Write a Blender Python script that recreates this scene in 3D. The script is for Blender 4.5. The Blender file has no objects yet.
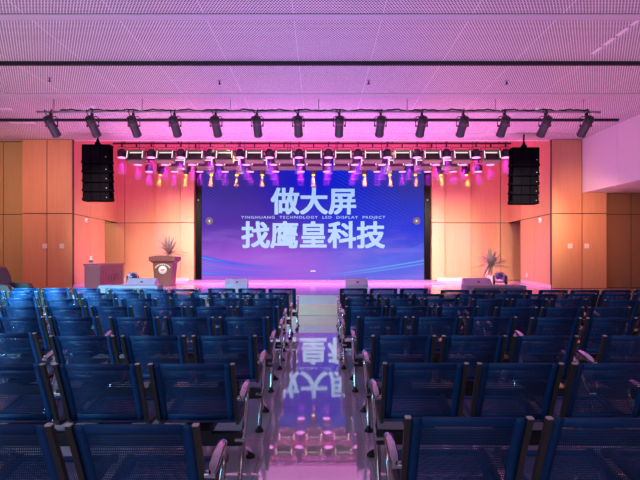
import bpy, math, random
from mathutils import Vector, Matrix

random.seed(7)
PI = math.pi
scn = bpy.context.scene
COL = scn.collection

# ------------------------------------------------------------------ camera, world, lights, exposure
cam_d = bpy.data.cameras.new('camera')
cam_d.sensor_width = 36.0
cam_d.lens = 27.0
cam_d.shift_y = 13.0 / 640.0
cam_d.clip_start = 0.05
cam_d.clip_end = 200
cam = bpy.data.objects.new('camera', cam_d)
COL.objects.link(cam)
cam.location = (0, 0, 1.46)
cam.rotation_euler = (PI / 2, 0, 0)
scn.camera = cam

world = bpy.data.worlds.new('world')
scn.world = world
world.use_nodes = True
world.node_tree.nodes['Background'].inputs[0].default_value = (0.30, 0.25, 0.42, 1)
world.node_tree.nodes['Background'].inputs[1].default_value = 0.05

scn.view_settings.view_transform = 'Standard'
scn.view_settings.look = 'None'
scn.view_settings.exposure = 0.0
scn.view_settings.gamma = 1.0
scn.view_settings.use_curve_mapping = False
scn.cycles.transparent_max_bounces = 24
scn.cycles.max_bounces = 8
scn.cycles.diffuse_bounces = 4
scn.cycles.glossy_bounces = 4
scn.cycles.sample_clamp_indirect = 6.0
scn.cycles.caustics_reflective = False
scn.cycles.caustics_refractive = False


def area_light(name, loc, target, size, power, color, size_y=None, spread=PI):
    d = bpy.data.lights.new(name, 'AREA')
    d.energy = power
    d.color = color
    d.shape = 'RECTANGLE'
    d.size = size
    d.size_y = size_y or size
    d.spread = spread
    o = bpy.data.objects.new(name, d)
    COL.objects.link(o)
    o.location = loc
    o.rotation_euler = (Vector(target) - Vector(loc)).to_track_quat('-Z', 'Y').to_euler()
    return o


# added unseen area lights: stage floor bounce, magenta and warm spill on the walls
area_light('fill_back_wall', (-0.3, 14.6, 5.3), (-0.3, 17.7, 4.8), 12.5, 200, (0.95, 0.03, 0.85), 0.3)
area_light('fill_stage_up', (-0.3, 12.5, 0.52), (-0.3, 12.5, 4.0), 12.0, 290, (1.0, 0.25, 0.80), 1.2, math.radians(96))
area_light('fill_stage_up_violet', (-0.3, 12.4, 0.52), (-0.3, 12.4, 4.0), 4.5, 150, (0.55, 0.22, 1.0), 1.2, math.radians(125))
area_light('fill_low_wall', (-0.3, 13.9, 4.1), (-0.3, 17.7, 0.7), 12.5, 175, (1.0, 0.82, 0.56), 0.2, math.radians(72))
area_light('fill_front_lectern_side', (-7.9, 11.0, 3.9), (-7.9, 13.5, 2.2), 1.8, 36, (1.0, 0.43, 0.25), 0.3, 2.6)
area_light('fill_front_bulkhead_side', (6.4, 10.9, 2.9), (7.1, 13.5, 2.2), 1.0, 21, (1.0, 0.43, 0.25), 0.3, math.radians(80))
area_light('fill_side_lectern', (-2.4, 14.2, 4.1), (-7.1, 15.0, 1.0), 0.3, 34, (1.0, 0.74, 0.34), 1.6, math.radians(80))
area_light('fill_side_bulkhead', (1.9, 14.2, 4.1), (6.6, 15.0, 1.0), 0.3, 34, (1.0, 0.74, 0.34), 1.6, math.radians(80))
area_light('wing_light', (-8.7, 16.6, 3.6), (-8.0, 17.7, 1.5), 0.5, 30, (1.0, 0.85, 0.50), 0.5)
# more added area lights: floor bounce up to the ceiling, rear and side fill
area_light('hall_up', (-0.3, 7.2, 0.95), (-0.3, 7.2, 4.6), 4.5, 165, (0.55, 0.34, 1.0), 5.0)
area_light('hall_up_lectern_side', (-5.2, 7.4, 0.95), (-5.2, 7.4, 4.6), 2.5, 85, (1.0, 0.46, 0.66), 5.0)
area_light('hall_up_bulkhead_side', (5.0, 7.4, 0.95), (5.0, 7.4, 4.6), 2.5, 85, (1.0, 0.40, 0.70), 5.0)
area_light('hall_rear_up', (0.0, -2.0, 1.7), (0, 0.0, 4.6), 12.0, 85, (0.85, 0.62, 0.90), 2.0)
area_light('hall_rear', (-5.0, -4.5, 4.4), (-1.5, 6.0, 0.6), 6.0, 125, (0.50, 0.70, 1.0), 2.0)
area_light('hall_side_near', (-8.6, 0.8, 2.8), (-4.2, 5.0, 0.5), 2.5, 90, (0.22, 0.66, 1.0), 1.5, math.radians(70))
area_light('hall_side', (-8.4, 4.8, 3.2), (-5.4, 8.4, 0.4), 2.5, 260, (0.22, 0.72, 1.0), 1.5, math.radians(54))

# ------------------------------------------------------------------ node helpers


class E:
    """tiny expression builder over math nodes"""
    nt = None

    def __init__(s, sock):
        s.s = sock

    @staticmethod
    def op(o, *a):
        n = E.nt.nodes.new('ShaderNodeMath')
        n.operation = o
        for i, v in enumerate(a):
            if isinstance(v, E):
                E.nt.links.new(v.s, n.inputs[i])
            else:
                n.inputs[i].default_value = v
        return E(n.outputs[0])

    def __add__(s, o): return E.op('ADD', s, o)
    def __radd__(s, o): return E.op('ADD', o, s)
    def __sub__(s, o): return E.op('SUBTRACT', s, o)
    def __rsub__(s, o): return E.op('SUBTRACT', o, s)
    def __mul__(s, o): return E.op('MULTIPLY', s, o)
    def __rmul__(s, o): return E.op('MULTIPLY', o, s)
    def __truediv__(s, o): return E.op('DIVIDE', s, o)
    def abs(s): return E.op('ABSOLUTE', s)
    def fract(s): return E.op('FRACT', s)
    def lt(s, o): return E.op('LESS_THAN', s, o)
    def gt(s, o): return E.op('GREATER_THAN', s, o)
    def sqrt(s): return E.op('SQRT', s)
    def sin(s): return E.op('SINE', s)
    def exp(s): return E.op('EXPONENT', s)
    def min(s, o): return E.op('MINIMUM', s, o)
    def max(s, o): return E.op('MAXIMUM', s, o)
    def clamp(s): return s.min(1.0).max(0.0)

    def ss(s, a, b):
        n = E.nt.nodes.new('ShaderNodeMapRange')
        n.interpolation_type = 'SMOOTHSTEP'
        E.nt.links.new(s.s, n.inputs[0])
        n.inputs[1].default_value = a
        n.inputs[2].default_value = b
        return E(n.outputs[0])


def obj_xyz(nt):
    E.nt = nt
    tc = nt.nodes.new('ShaderNodeTexCoord')
    sp = nt.nodes.new('ShaderNodeSeparateXYZ')
    nt.links.new(tc.outputs['Object'], sp.inputs[0])
    return E(sp.outputs[0]), E(sp.outputs[1]), E(sp.outputs[2]), tc


def noise(nt, tc, scale, detail=2, mapscale=None):
    n = nt.nodes.new('ShaderNodeTexNoise')
    n.inputs['Scale'].default_value = scale
    n.inputs['Detail'].default_value = detail
    if mapscale:
        m = nt.nodes.new('ShaderNodeMapping')
        m.inputs['Scale'].default_value = mapscale
        nt.links.new(tc.outputs['Object'], m.inputs[0])
        nt.links.new(m.outputs[0], n.inputs['Vector'])
    else:
        nt.links.new(tc.outputs['Object'], n.inputs['Vector'])
    return E(n.outputs[0])


def mixc(nt, fac, a, b):
    n = nt.nodes.new('ShaderNodeMix')
    n.data_type = 'RGBA'
    for i, v in ((0, fac), (6, a), (7, b)):
        if isinstance(v, E):
            nt.links.new(v.s, n.inputs[i])
        elif isinstance(v, (tuple, list)):
            n.inputs[i].default_value = (*v, 1) if len(v) == 3 else v
        elif isinstance(v, (int, float)):
            n.inputs[i].default_value = v
        else:
            nt.links.new(v, n.inputs[i])
    return n.outputs[2]


def holes(u, v, pitch, rad):
    u = u / pitch
    v = v / (pitch * 1.7320508)
    a = u.fract() - 0.5
    b = (v.fract() - 0.5) * 1.7320508
    c = (u + 0.5).fract() - 0.5
    d = ((v + 0.5).fract() - 0.5) * 1.7320508
    d1 = a * a + b * b
    d2 = c * c + d * d
    return d1.min(d2).lt((rad / pitch) ** 2)


def mat(name, color, rough=0.5, metal=0.0, spec=0.5, var=0.08, nscale=6.0, coat=0.0, emit=None, estr=0.0):
    m = bpy.data.materials.new(name)
    m.use_nodes = True
    nt = m.node_tree
    p = nt.nodes['Principled BSDF']
    p.inputs['Roughness'].default_value = rough
    p.inputs['Metallic'].default_value = metal
    p.inputs['Specular IOR Level'].default_value = spec
    p.inputs['Coat Weight'].default_value = coat
    p.inputs['Coat Roughness'].default_value = 0.05
    E.nt = nt
    tc = nt.nodes.new('ShaderNodeTexCoord')
    f = noise(nt, tc, nscale, 3)
    c = mixc(nt, f, tuple(x * (1 - var) for x in color), tuple(min(1, x * (1 + var)) for x in color))
    nt.links.new(c, p.inputs['Base Color'])
    if emit:
        p.inputs['Emission Color'].default_value = (*emit, 1)
        p.inputs['Emission Strength'].default_value = estr
    return m


def mat_wood(name, c1, c2, rough=0.45, scale=(9, 9, 0.6), coat=0.0):
    m = bpy.data.materials.new(name)
    m.use_nodes = True
    nt = m.node_tree
    p = nt.nodes['Principled BSDF']
    p.inputs['Roughness'].default_value = rough
    p.inputs['Coat Weight'].default_value = coat
    p.inputs['Coat Roughness'].default_value = 0.1
    E.nt = nt
    tc = nt.nodes.new('ShaderNodeTexCoord')
    f = noise(nt, tc, 2.2, 4, scale)
    nt.links.new(mixc(nt, f, c1, c2), p.inputs['Base Color'])
    return m


M = {}
M['wood'] = mat_wood('wood_veneer', (0.60, 0.30, 0.155), (0.72, 0.38, 0.21))
M['wood_shaded'] = mat_wood('wood_veneer_shaded', (0.28, 0.145, 0.08), (0.34, 0.18, 0.10))  # same veneer, shade under the bulkhead put into the colour
M['wood_olive'] = mat_wood('wood_veneer_olive', (0.48, 0.36, 0.15), (0.58, 0.44, 0.20))
M['joint'] = mat('joint_dark', (0.10, 0.05, 0.03), 0.8)
M['lectern_wood'] = mat_wood('lectern_wood', (0.085, 0.024, 0.020), (0.12, 0.034, 0.028), 0.35)
M['desk_wood'] = mat_wood('desk_wood', (0.12, 0.055, 0.055), (0.17, 0.075, 0.07), 0.4)
M['white_paint'] = mat('white_paint', (0.80, 0.78, 0.78), 0.6, var=0.02)
M['strip_paint'] = mat('strip_paint', (0.52, 0.49, 0.52), 0.6, var=0.02)
M['black_metal'] = mat('black_metal', (0.012, 0.012, 0.014), 0.45)
M['black_plastic'] = mat('black_plastic', (0.02, 0.018, 0.022), 0.4)
M['lamp_grey'] = mat('lamp_grey', (0.055, 0.045, 0.055), 0.4)
M['cable'] = mat('cable_rubber', (0.010, 0.010, 0.012), 0.6)
M['steel'] = mat('steel_pipe', (0.38, 0.38, 0.40), 0.35, 0.8)
M['chrome'] = mat('chrome', (0.62, 0.62, 0.64), 0.16, 1.0, var=0.03)
M['side_metal'] = mat('side_frame_metal', (0.060, 0.053, 0.048), 0.5, 0.15, spec=0.3)
M['cap_grey'] = mat('cap_grey', (0.62, 0.58, 0.52), 0.4)
M['beam_black'] = mat('beam_black', (0.010, 0.010, 0.012), 0.5)
M['blue'] = mat('blue_steel', (0.0015, 0.052, 0.175), 0.45, spec=0.3, var=0.05)
M['grey_box'] = mat('grey_box', (0.46, 0.35, 0.45), 0.5)
M['sub_paint'] = mat('cabinet_paint', (0.38, 0.27, 0.34), 0.6)
M['sub_grille'] = mat('cabinet_grille', (0.16, 0.13, 0.14), 0.7)
M['speaker'] = mat('speaker_black', (0.0015, 0.0015, 0.003), 1.0, spec=0.0)
M['speaker_frame'] = mat('speaker_frame', (0.003, 0.0025, 0.005), 0.9, spec=0.05)
M['pot'] = mat('pot_ceramic', (0.55, 0.50, 0.48), 0.35)
M['leaf'] = mat('leaf', (0.17, 0.18, 0.15), 0.5, var=0.4, nscale=9)
M['trunk'] = mat('plant_trunk', (0.30, 0.22, 0.17), 0.8)
M['leather'] = mat('grey_leather', (0.085, 0.08, 0.085), 0.4)
M['white_plastic'] = mat('white_plastic', (0.82, 0.80, 0.80), 0.35, var=0.02)
M['lamp_white'] = mat('lamp_white', (0.19, 0.20, 0.13), 0.4, var=0.02)
M['badge_white'] = mat('badge_white', (0.55, 0.55, 0.53), 0.4, var=0.02)
M['badge_green'] = mat('badge_green', (0.22, 0.45, 0.36), 0.4)
M['badge_red'] = mat('badge_red', (0.75, 0.03, 0.06), 0.4)
M['bottle'] = mat('bottle_plastic', (0.75, 0.74, 0.74), 0.15, spec=0.7)
M['bottle_label'] = mat('bottle_label', (0.16, 0.12, 0.14), 0.4)
M['beige_step'] = mat('beige_step', (0.80, 0.60, 0.42), 0.35)
M['riser'] = mat('stage_riser', (0.62, 0.52, 0.54), 0.45)
M['lens_magenta'] = mat('lens_magenta', (0.4, 0.1, 0.4), 0.3, emit=(1.0, 0.32, 1.0), estr=1.9)
M['lens_amber'] = mat('lens_amber', (0.4, 0.2, 0.05), 0.3, emit=(1.0, 0.55, 0.02), estr=2.6)
M['frame_glow'] = mat('frame_glow', (0.7, 0.7, 0.6), 0.3, emit=(1.0, 0.95, 0.78), estr=1.1)  # glow standing for light caught on the panel frame edges
M['lens_glass'] = mat('lens_glass', (0.05, 0.05, 0.07), 0.08, spec=0.8)
M['light_slot'] = mat('diffuser_slot', (0.85, 0.84, 0.86), 0.4, var=0.02)
M['stage_strip'] = mat('stage_strip', (0.24, 0.15, 0.20), 0.4)
M['text'] = mat('led_text', (0, 0, 0), 0.6, emit=(0.37, 0.62, 1.0), estr=0.92)
M['button'] = mat('led_button', (0, 0, 0), 0.6, emit=(0.085, 0.045, 0.12), estr=1.0)
M['mark'] = mat('led_mark', (0, 0, 0), 0.6, emit=(0.75, 0.75, 0.85), estr=1.0)
M['gloss_black'] = mat('gloss_black', (0.0015, 0.001, 0.002), 0.3, spec=0.1)


def make_perf():
    m = bpy.data.materials.new('blue_perforated_steel')
    m.use_nodes = True
    nt = m.node_tree
    x, y, z, tc = obj_xyz(nt)
    p = nt.nodes['Principled BSDF']
    p.inputs['Base Color'].default_value = (0.0015, 0.052, 0.175, 1)
    p.inputs['Roughness'].default_value = 0.42
    h = holes(x, z + y, 0.0085, 0.0027)
    tr = nt.nodes.new('ShaderNodeBsdfTransparent')
    mx = nt.nodes.new('ShaderNodeMixShader')
    nt.links.new(h.s, mx.inputs[0])
    nt.links.new(p.outputs[0], mx.inputs[1])
    nt.links.new(tr.outputs[0], mx.inputs[2])
    nt.links.new(mx.outputs[0], nt.nodes['Material Output'].inputs[0])
    return m


M['blue_perf'] = make_perf()


def make_haze(name, density):
    m = bpy.data.materials.new(name)
    m.use_nodes = True
    nt = m.node_tree
    nt.nodes.remove(nt.nodes['Principled BSDF'])
    v = nt.nodes.new('ShaderNodeVolumeScatter')
    v.inputs['Density'].default_value = density
    v.inputs['Color'].default_value = (0.95, 0.95, 0.95, 1)
    nt.links.new(v.outputs[0], nt.nodes['Material Output'].inputs['Volume'])
    return m


M['haze'] = make_haze('stage_haze', 0.085)
M['haze_fine'] = make_haze('stage_haze_fine', 0.16)


def make_ceiling_mat():
    m = bpy.data.materials.new('perforated_ceiling_panel')
    m.use_nodes = True
    nt = m.node_tree
    x, y, z, tc = obj_xyz(nt)
    p = nt.nodes['Principled BSDF']
    p.inputs['Roughness'].default_value = 0.42
    p.inputs['Specular IOR Level'].default_value = 0.35
    h = holes(x, y, 0.042, 0.0150)
    jx = ((x + 0.36) / 1.2).fract().lt(0.006)
    f = noise(nt, tc, 0.6, 2)
    base = mixc(nt, f, (0.78, 0.75, 0.76), (0.85, 0.82, 0.83))
    c1 = mixc(nt, h, base, (0.06, 0.05, 0.06))
    c2 = mixc(nt, jx, c1, (0.84, 0.81, 0.83))
    nt.links.new(c2, p.inputs['Base Color'])
    return m


M['ceiling'] = make_ceiling_mat()


def make_floor_mat():
    m = bpy.data.materials.new('polished_tile_floor')
    m.use_nodes = True
    nt = m.node_tree
    x, y, z, tc = obj_xyz(nt)
    p = nt.nodes['Principled BSDF']
    n1 = noise(nt, tc, 1.3, 4)
    n2 = noise(nt, tc, 45.0, 2)
    c = mixc(nt, n1, (0.60, 0.56, 0.57), (0.68, 0.64, 0.65))
    c = mixc(nt, (n2 - 0.35).clamp() * 0.6, c, (0.78, 0.75, 0.76))
    jx = ((x + 0.44) / 0.8).fract().lt(0.006)
    jy = ((y + 0.26) / 0.8).fract().lt(0.006)
    c = mixc(nt, jx.max(jy), c, (0.30, 0.28, 0.29))
    nt.links.new(c, p.inputs['Base Color'])
    p.inputs['Roughness'].default_value = 0.035
    p.inputs['IOR'].default_value = 2.1
    p.inputs['Coat Weight'].default_value = 1.0
    p.inputs['Coat Roughness'].default_value = 0.02
    return m


M['floor'] = make_floor_mat()
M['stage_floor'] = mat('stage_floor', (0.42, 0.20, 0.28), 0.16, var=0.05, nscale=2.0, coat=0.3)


def make_screen_mat(W, H):
    m = bpy.data.materials.new('led_screen_picture')
    m.use_nodes = True
    nt = m.node_tree
    x, y, z, tc = obj_xyz(nt)
    u = x / W + 0.5          # 0..1 over the width
    v = z / H                # 0..1 over the height
    n = noise(nt, tc, 0.55, 3)
    n2 = noise(nt, tc, 1.2, 4, (0.35, 1, 2.0))
    top = mixc(nt, u.ss(0.12, 0.50), (0.050, 0.022, 0.26), (0.006, 0.012, 0.62))
    top = mixc(nt, u.ss(0.60, 0.98), top, (0.040, 0.030, 0.30))
    mid = mixc(nt, u.ss(0.25, 0.70), (0.11, 0.040, 0.44), (0.030, 0.045, 0.76))
    bot = mixc(nt, u.ss(0.35, 0.80), (0.44, 0.13, 0.80), (0.14, 0.16, 0.88))
    vv = v + (n - 0.5) * 0.25
    c = mixc(nt, vv.ss(0.80, 0.36), top, mid)
    c = mixc(nt, vv.ss(0.46, 0.10), c, bot)
    # pale violet cloud
    c = mixc(nt, (n2.ss(0.45, 0.75) * v.ss(0.55, 0.25)) * 0.35, c, (0.46, 0.25, 0.92))
    # fine diagonal lines of the picture
    wob = (x * 0.9 + z * 0.6).sin() * 0.35
    d = (((x * 0.62 + z + wob * 0.5) / 0.115).fract() - 0.5).abs().lt(0.14)
    reg = (u.ss(0.52, 0.66) * v.ss(0.30, 0.52)).max(u.ss(0.30, 0.05) * v.ss(0.42, 0.6))
    c = mixc(nt, d * reg * 0.22, c, (0.06, 0.16, 0.95))
    # light swooshes at the lower corners
    for (zl, zi, w, a) in ((0.84, 0.36, 0.055, 0.95), (0.66, 0.30, 0.03, 0.6), (0.47, 0.22, 0.045, 0.7), (0.27, 0.14, 0.05, 0.8)):
        curve = ((x + W / 2) * -0.55).exp() * (zl - zi) + zi
        dd = (z - curve).abs()
        c = mixc(nt, dd.ss(w * 2.4, 0.0) * u.ss(0.50, 0.02) * a, c, (0.02, 0.13, 0.98))
        c = mixc(nt, dd.ss(w * 0.8, 0.0) * u.ss(0.16, 0.0) * a * 0.7, c, (0.15, 0.48, 1.0))
    # pale slope on the far side
    n3 = noise(nt, tc, 0.9, 4, (1.0, 1, 2.6))
    ridge = (x - 2.0) * 0.30 + (n3 - 0.5) * 0.9 + 0.75
    c = mixc(nt, (ridge - z).ss(0.0, 0.12) * (ridge - z).ss(0.75, 0.1) * u.ss(0.66, 0.85) * 0.35, c, (0.16, 0.22, 1.0))
    for (s, z0, w, a) in ((0.105, 0.14, 0.020, 0.9), (0.090, 0.08, 0.016, 0.8)):
        curve = x * s + x * x * 0.010 + z0
        mk = (z - curve).abs().ss(w * 2.2, 0.0) * u.ss(0.50, 0.85) * a
        c = mixc(nt, mk, c, (0.16, 0.45, 1.0))
    em = nt.nodes.new('ShaderNodeEmission')
    nt.links.new(c, em.inputs[0])
    em.inputs[1].default_value = 0.92
    nt.links.new(em.outputs[0], nt.nodes['Material Output'].inputs[0])
    return m


# ------------------------------------------------------------------ mesh helpers


class MB:
    def __init__(s):
        s.v = []
        s.f = []
        s.sm = []

    def add(s, vs, fs, smooth=False, mx=None):
        o = len(s.v)
        for p in vs:
            p = Vector(p)
            s.v.append(mx @ p if mx else p)
        for f in fs:
            s.f.append([i + o for i in f])
            s.sm.append(smooth)
        return s

    def box(s, x0, x1, y0, y1, z0, z1, mx=None, ch=0.0):
        if ch <= 0:
            vs = [(x, y, z) for x in (x0, x1) for y in (y0, y1) for z in (z0, z1)]
            fs = [(0, 1, 3, 2), (4, 6, 7, 5), (0, 4, 5, 1), (2, 3, 7, 6), (0, 2, 6, 4), (1, 5, 7, 3)]
            return s.add(vs, fs, False, mx)
        # chamfered box: 24 vertices
        c = (Vector(((x0 + x1) / 2, (y0 + y1) / 2, (z0 + z1) / 2)))
        h = ((x1 - x0) / 2, (y1 - y0) / 2, (z1 - z0) / 2)
        ch = min(ch, min(h) * 0.9)
        vs, idx = [], {}
        for sx in (-1, 1):
            for sy in (-1, 1):
                for sz in (-1, 1):
                    for ax in range(3):
                        p = [sx * (h[0] - ch), sy * (h[1] - ch), sz * (h[2] - ch)]
                        p[ax] = (sx, sy, sz)[ax] * h[ax]
                        idx[(sx, sy, sz, ax)] = len(vs)
                        vs.append(c + Vector(p))
        fs = []
        for sx in (-1, 1):
            for sy in (-1, 1):
                for sz in (-1, 1):
                    fs.append([idx[(sx, sy, sz, a)] for a in range(3)])
        for ax in range(3):
            b, d = [a for a in range(3) if a != ax]
            for sg in (-1, 1):
                q = []
                for (p, r) in ((-1, -1), (1, -1), (1, 1), (-1, 1)):
                    k = [0, 0, 0]
                    k[ax], k[b], k[d] = sg, p, r
                    q.append(idx[(*k, ax)])
                fs.append(q)
            for sb in (-1, 1):
                for sd in (-1, 1):
                    k1, k2 = [0, 0, 0], [0, 0, 0]
                    k1[ax], k1[b], k1[d] = -1, sb, sd
                    k2[ax], k2[b], k2[d] = 1, sb, sd
                    fs.append([idx[(*k1, b)], idx[(*k2, b)], idx[(*k2, d)], idx[(*k1, d)]])
        return s.add(vs, fs, False, mx)

    def tube(s, pts, r, seg=8, cap=True, mx=None):
        pts = [Vector(p) for p in pts]
        n = len(pts)
        rs = r if isinstance(r, (list, tuple)) else [r] * n
        vs, fs = [], []
        up = None
        for i, p in enumerate(pts):
            t = (pts[min(i + 1, n - 1)] - pts[max(i - 1, 0)]).normalized()
            if up is None:
                up = Vector((0, 0, 1)) if abs(t.z) < 0.9 else Vector((1, 0, 0))
            a = up - t * up.dot(t)
            if a.length < 1e-5:
                a = t.orthogonal()
            a.normalize()
            up = a
            b = t.cross(a)
            for k in range(seg):
                w = 2 * PI * k / seg
                vs.append(p + (a * math.cos(w) + b * math.sin(w)) * rs[i])
        for i in range(n - 1):
            for k in range(seg):
                k2 = (k + 1) % seg
                fs.append((i * seg + k, i * seg + k2, (i + 1) * seg + k2, (i + 1) * seg + k))
        s.add(vs, fs, True, mx)
        if cap:
            s.add([vs[k] for k in range(seg)], [tuple(range(seg - 1, -1, -1))], False, mx)
            s.add([vs[(n - 1) * seg + k] for k in range(seg)], [tuple(range(seg))], False, mx)
        return s

    def lathe(s, prof, seg=16, mx=None, smooth=True):
        """profile (radius, z) revolved about z"""
        vs, fs = [], []
        for (r, z) in prof:
            for k in range(seg):
                w = 2 * PI * k / seg
                vs.append((r * math.cos(w), r * math.sin(w), z))
        for i in range(len(prof) - 1):
            for k in range(seg):
                k2 = (k + 1) % seg
                fs.append((i * seg + k, i * seg + k2, (i + 1) * seg + k2, (i + 1) * seg + k))
        s.add(vs, fs, smooth, mx)
        if prof[0][0] > 1e-4:
            s.add(vs[:seg], [tuple(range(seg - 1, -1, -1))], False, mx)
        if prof[-1][0] > 1e-4:
            s.add(vs[-seg:], [tuple(range(seg))], False, mx)
        return s

    def sweep(s, pts, w, t, x, smooth=False):
        """rectangular bar along a profile of (y, z) at x; w wide in x, t thick across the profile"""
        n = len(pts)
        vs, fs = [], []
        for i in range(n):
            a = Vector(pts[max(i - 1, 0)])
            b = Vector(pts[min(i + 1, n - 1)])
            d = (b - a).normalized()
            nn = Vector((-d.y, d.x)) * (t / 2)
            p = Vector(pts[i])
            for (sx, sn) in ((-1, -1), (1, -1), (1, 1), (-1, 1)):
                q = p + nn * sn
                vs.append((x + sx * w / 2, q.x, q.y))
        for i in range(n - 1):
            for k in range(4):
                k2 = (k + 1) % 4
                fs.append((i * 4 + k, i * 4 + k2, i * 4 + 4 + k2, i * 4 + 4 + k))
        fs.append((3, 2, 1, 0))
        fs.append(tuple(range(4 * n - 4, 4 * n)))
        return s.add(vs, fs, smooth)

    def prism(s, poly, a0, a1, axis='x', mx=None):
        """polygon in the two other axes, extruded along axis"""
        n = len(poly)
        vs = []
        for a in (a0, a1):
            for (p, q) in poly:
                vs.append({'x': (a, p, q), 'y': (p, a, q), 'z': (p, q, a)}[axis])
        fs = [tuple(range(n - 1, -1, -1)), tuple(range(n, 2 * n))]
        for i in range(n):
            j = (i + 1) % n
            fs.append((i, j, n + j, n + i))
        return s.add(vs, fs, False, mx)

    def build(s, name, m, parent=None):
        me = bpy.data.meshes.new(name)
        me.from_pydata([tuple(p) for p in s.v], [], s.f)
        me.polygons.foreach_set('use_smooth', s.sm)
        me.materials.append(m)
        me.update()
        import bmesh
        bm = bmesh.new()
        bm.from_mesh(me)
        bmesh.ops.recalc_face_normals(bm, faces=bm.faces)
        bm.to_mesh(me)
        bm.free()
        o = bpy.data.objects.new(name, me)
        COL.objects.link(o)
        if parent:
            o.parent = parent
        return o


def tag(o, label=None, cat=None, group=None, kind=None):
    if label:
        o['label'] = label
    if cat:
        o['category'] = cat
    if group:
        o['group'] = group
    if kind:
        o['kind'] = kind
    return o


def empty(name, loc=(0, 0, 0), rz=0.0):
    o = bpy.data.objects.new(name, None)
    o.empty_display_size = 0.1
    COL.objects.link(o)
    o.location = loc
    o.rotation_euler = (0, 0, rz)
    return o


def copy_tree(o, parent=None):
    c = o.copy()
    COL.objects.link(c)
    if parent:
        c.parent = parent
    for ch in list(o.children):
        copy_tree(ch, c)
    return c


def struct(mb, name, m, parent=None):
    o = mb.build(name, m, parent)
    if not parent:
        o['kind'] = 'structure'
    return o


def add_spot(name, parent, loc, rot, power, color, angle, blend=0.5, r=0.06):
    d = bpy.data.lights.get(name) or bpy.data.lights.new(name, 'SPOT')
    d.energy = power
    d.color = color
    d.spot_size = angle
    d.spot_blend = blend
    d.shadow_soft_size = r
    o = bpy.data.objects.new(name, d)
    COL.objects.link(o)
    o.parent = parent
    o.location = loc
    o.rotation_euler = rot
    return o


ORD = ['first', 'second', 'third', 'fourth', 'fifth', 'sixth', 'seventh', 'eighth', 'ninth', 'tenth', 'eleventh', 'twelfth', 'thirteenth', 'fourteenth']

# ------------------------------------------------------------------ the setting
CZ = 4.66      # hall ceiling
PY = 13.5      # proscenium plane
BY = 17.7      # stage back wall
SZ = 0.46      # stage floor height
TOPZ = 5.95    # stage loft
SEAM = 2.571
XL, XR = -6.97, 6.525          # proscenium edges
XLB, XRB = -7.45, 6.93         # same at the back wall
G = 0.012


def slab_rows(mb, spans, y, th, rows):
    """vertical panels facing -y at depth y"""
    for (a, b) in spans:
        for (z0, z1) in rows:
            mb.box(a + G, b - G, y, y + th, z0 + G, z1 - G)


struct(MB().box(-9.8, 9.8, -6.2, 11.5, -0.2, 0.0), 'floor', M['floor'])
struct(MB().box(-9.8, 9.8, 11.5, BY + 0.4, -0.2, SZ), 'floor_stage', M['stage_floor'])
struct(MB().box(-9.8, 9.8, 11.485, 11.5, 0.0, SZ - 0.012), 'trim_1', M['riser'])
struct(MB().box(-9.8, 9.8, 11.2, 11.484, 0.0, 0.24, ch=0.006), 'trim_2', M['beige_step'])
struct(MB().box(-4.56, 4.04, 15.3, BY - 0.14, SZ, SZ + 0.02, ch=0.004), 'trim_3', M['stage_strip'])

struct(MB().box(-9.8, 9.8, -6.2, PY + 0.12, CZ, CZ + 0.12), 'ceiling', M['ceiling'])
struct(MB().box(-9.8, 9.8, PY + 0.12, BY + 0.4, TOPZ, TOPZ + 0.1), 'ceiling_stage', M['white_paint'])
struct(MB().box(-9.8, 9.8, PY + 0.122, PY + 0.24, CZ, TOPZ), 'trim_4', M['white_paint'])
# pale flat strips between the ceiling bays
for i, (yy, w) in enumerate(((3.28, 0.17), (6.5, 0.17), (9.72, 0.17), (12.95, 0.17))):
    struct(MB().box(-9.7, 9.7, yy - w / 2, yy + w / 2, CZ - 0.012, CZ - 0.001), 'trim_%d' % (5 + i), M['strip_paint'])

struct(MB().box(-9.9, -9.8, -6.2, BY + 0.4, -0.2, TOPZ), 'wall_left', M['wood'])
struct(MB().box(9.8, 9.9, -6.2, BY + 0.4, -0.2, TOPZ), 'wall_right', M['wood'])
struct(MB().box(-9.9, 9.9, -6.3, -6.2, -0.2, CZ), 'wall_rear', M['white_paint'])

# proscenium walls facing the hall
for side, spans, dk in (('left', ((-8.38, -7.68), (-7.68, XL)), (-9.8, -8.40)),
                        ('right', ((XR, 7.37), (7.37, 8.07)), (8.09, 9.8))):
    x0 = min(s[0] for s in spans)
    x1 = max(s[1] for s in spans)
    b = struct(MB().box(x0 + (0.02 if side == 'left' else 0), x1, PY + 0.03, PY + 0.11, SZ, CZ), 'wall_front_' + side, M['joint'])
    p = MB()
    slab_rows(p, spans, PY, 0.03, ((SZ, SEAM), (SEAM, CZ)))
    p.build('panel', M['wood'], b)
    b = struct(MB().box(dk[0], dk[1], PY + 0.33, PY + 0.40, SZ, CZ), 'wall_recess_' + side, M['joint'])
    p = MB()
    n = 2
    for k in range(n):
        a0 = dk[0] + (dk[1] - dk[0]) * k / n
        a1 = dk[0] + (dk[1] - dk[0]) * (k + 1) / n
        slab_rows(p, ((a0, a1),), PY + 0.30, 0.03, ((SZ, SEAM), (SEAM, CZ)))
    p.build('panel', M['wood_olive' if side == 'left' else 'wood_shaded'], b)

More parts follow.
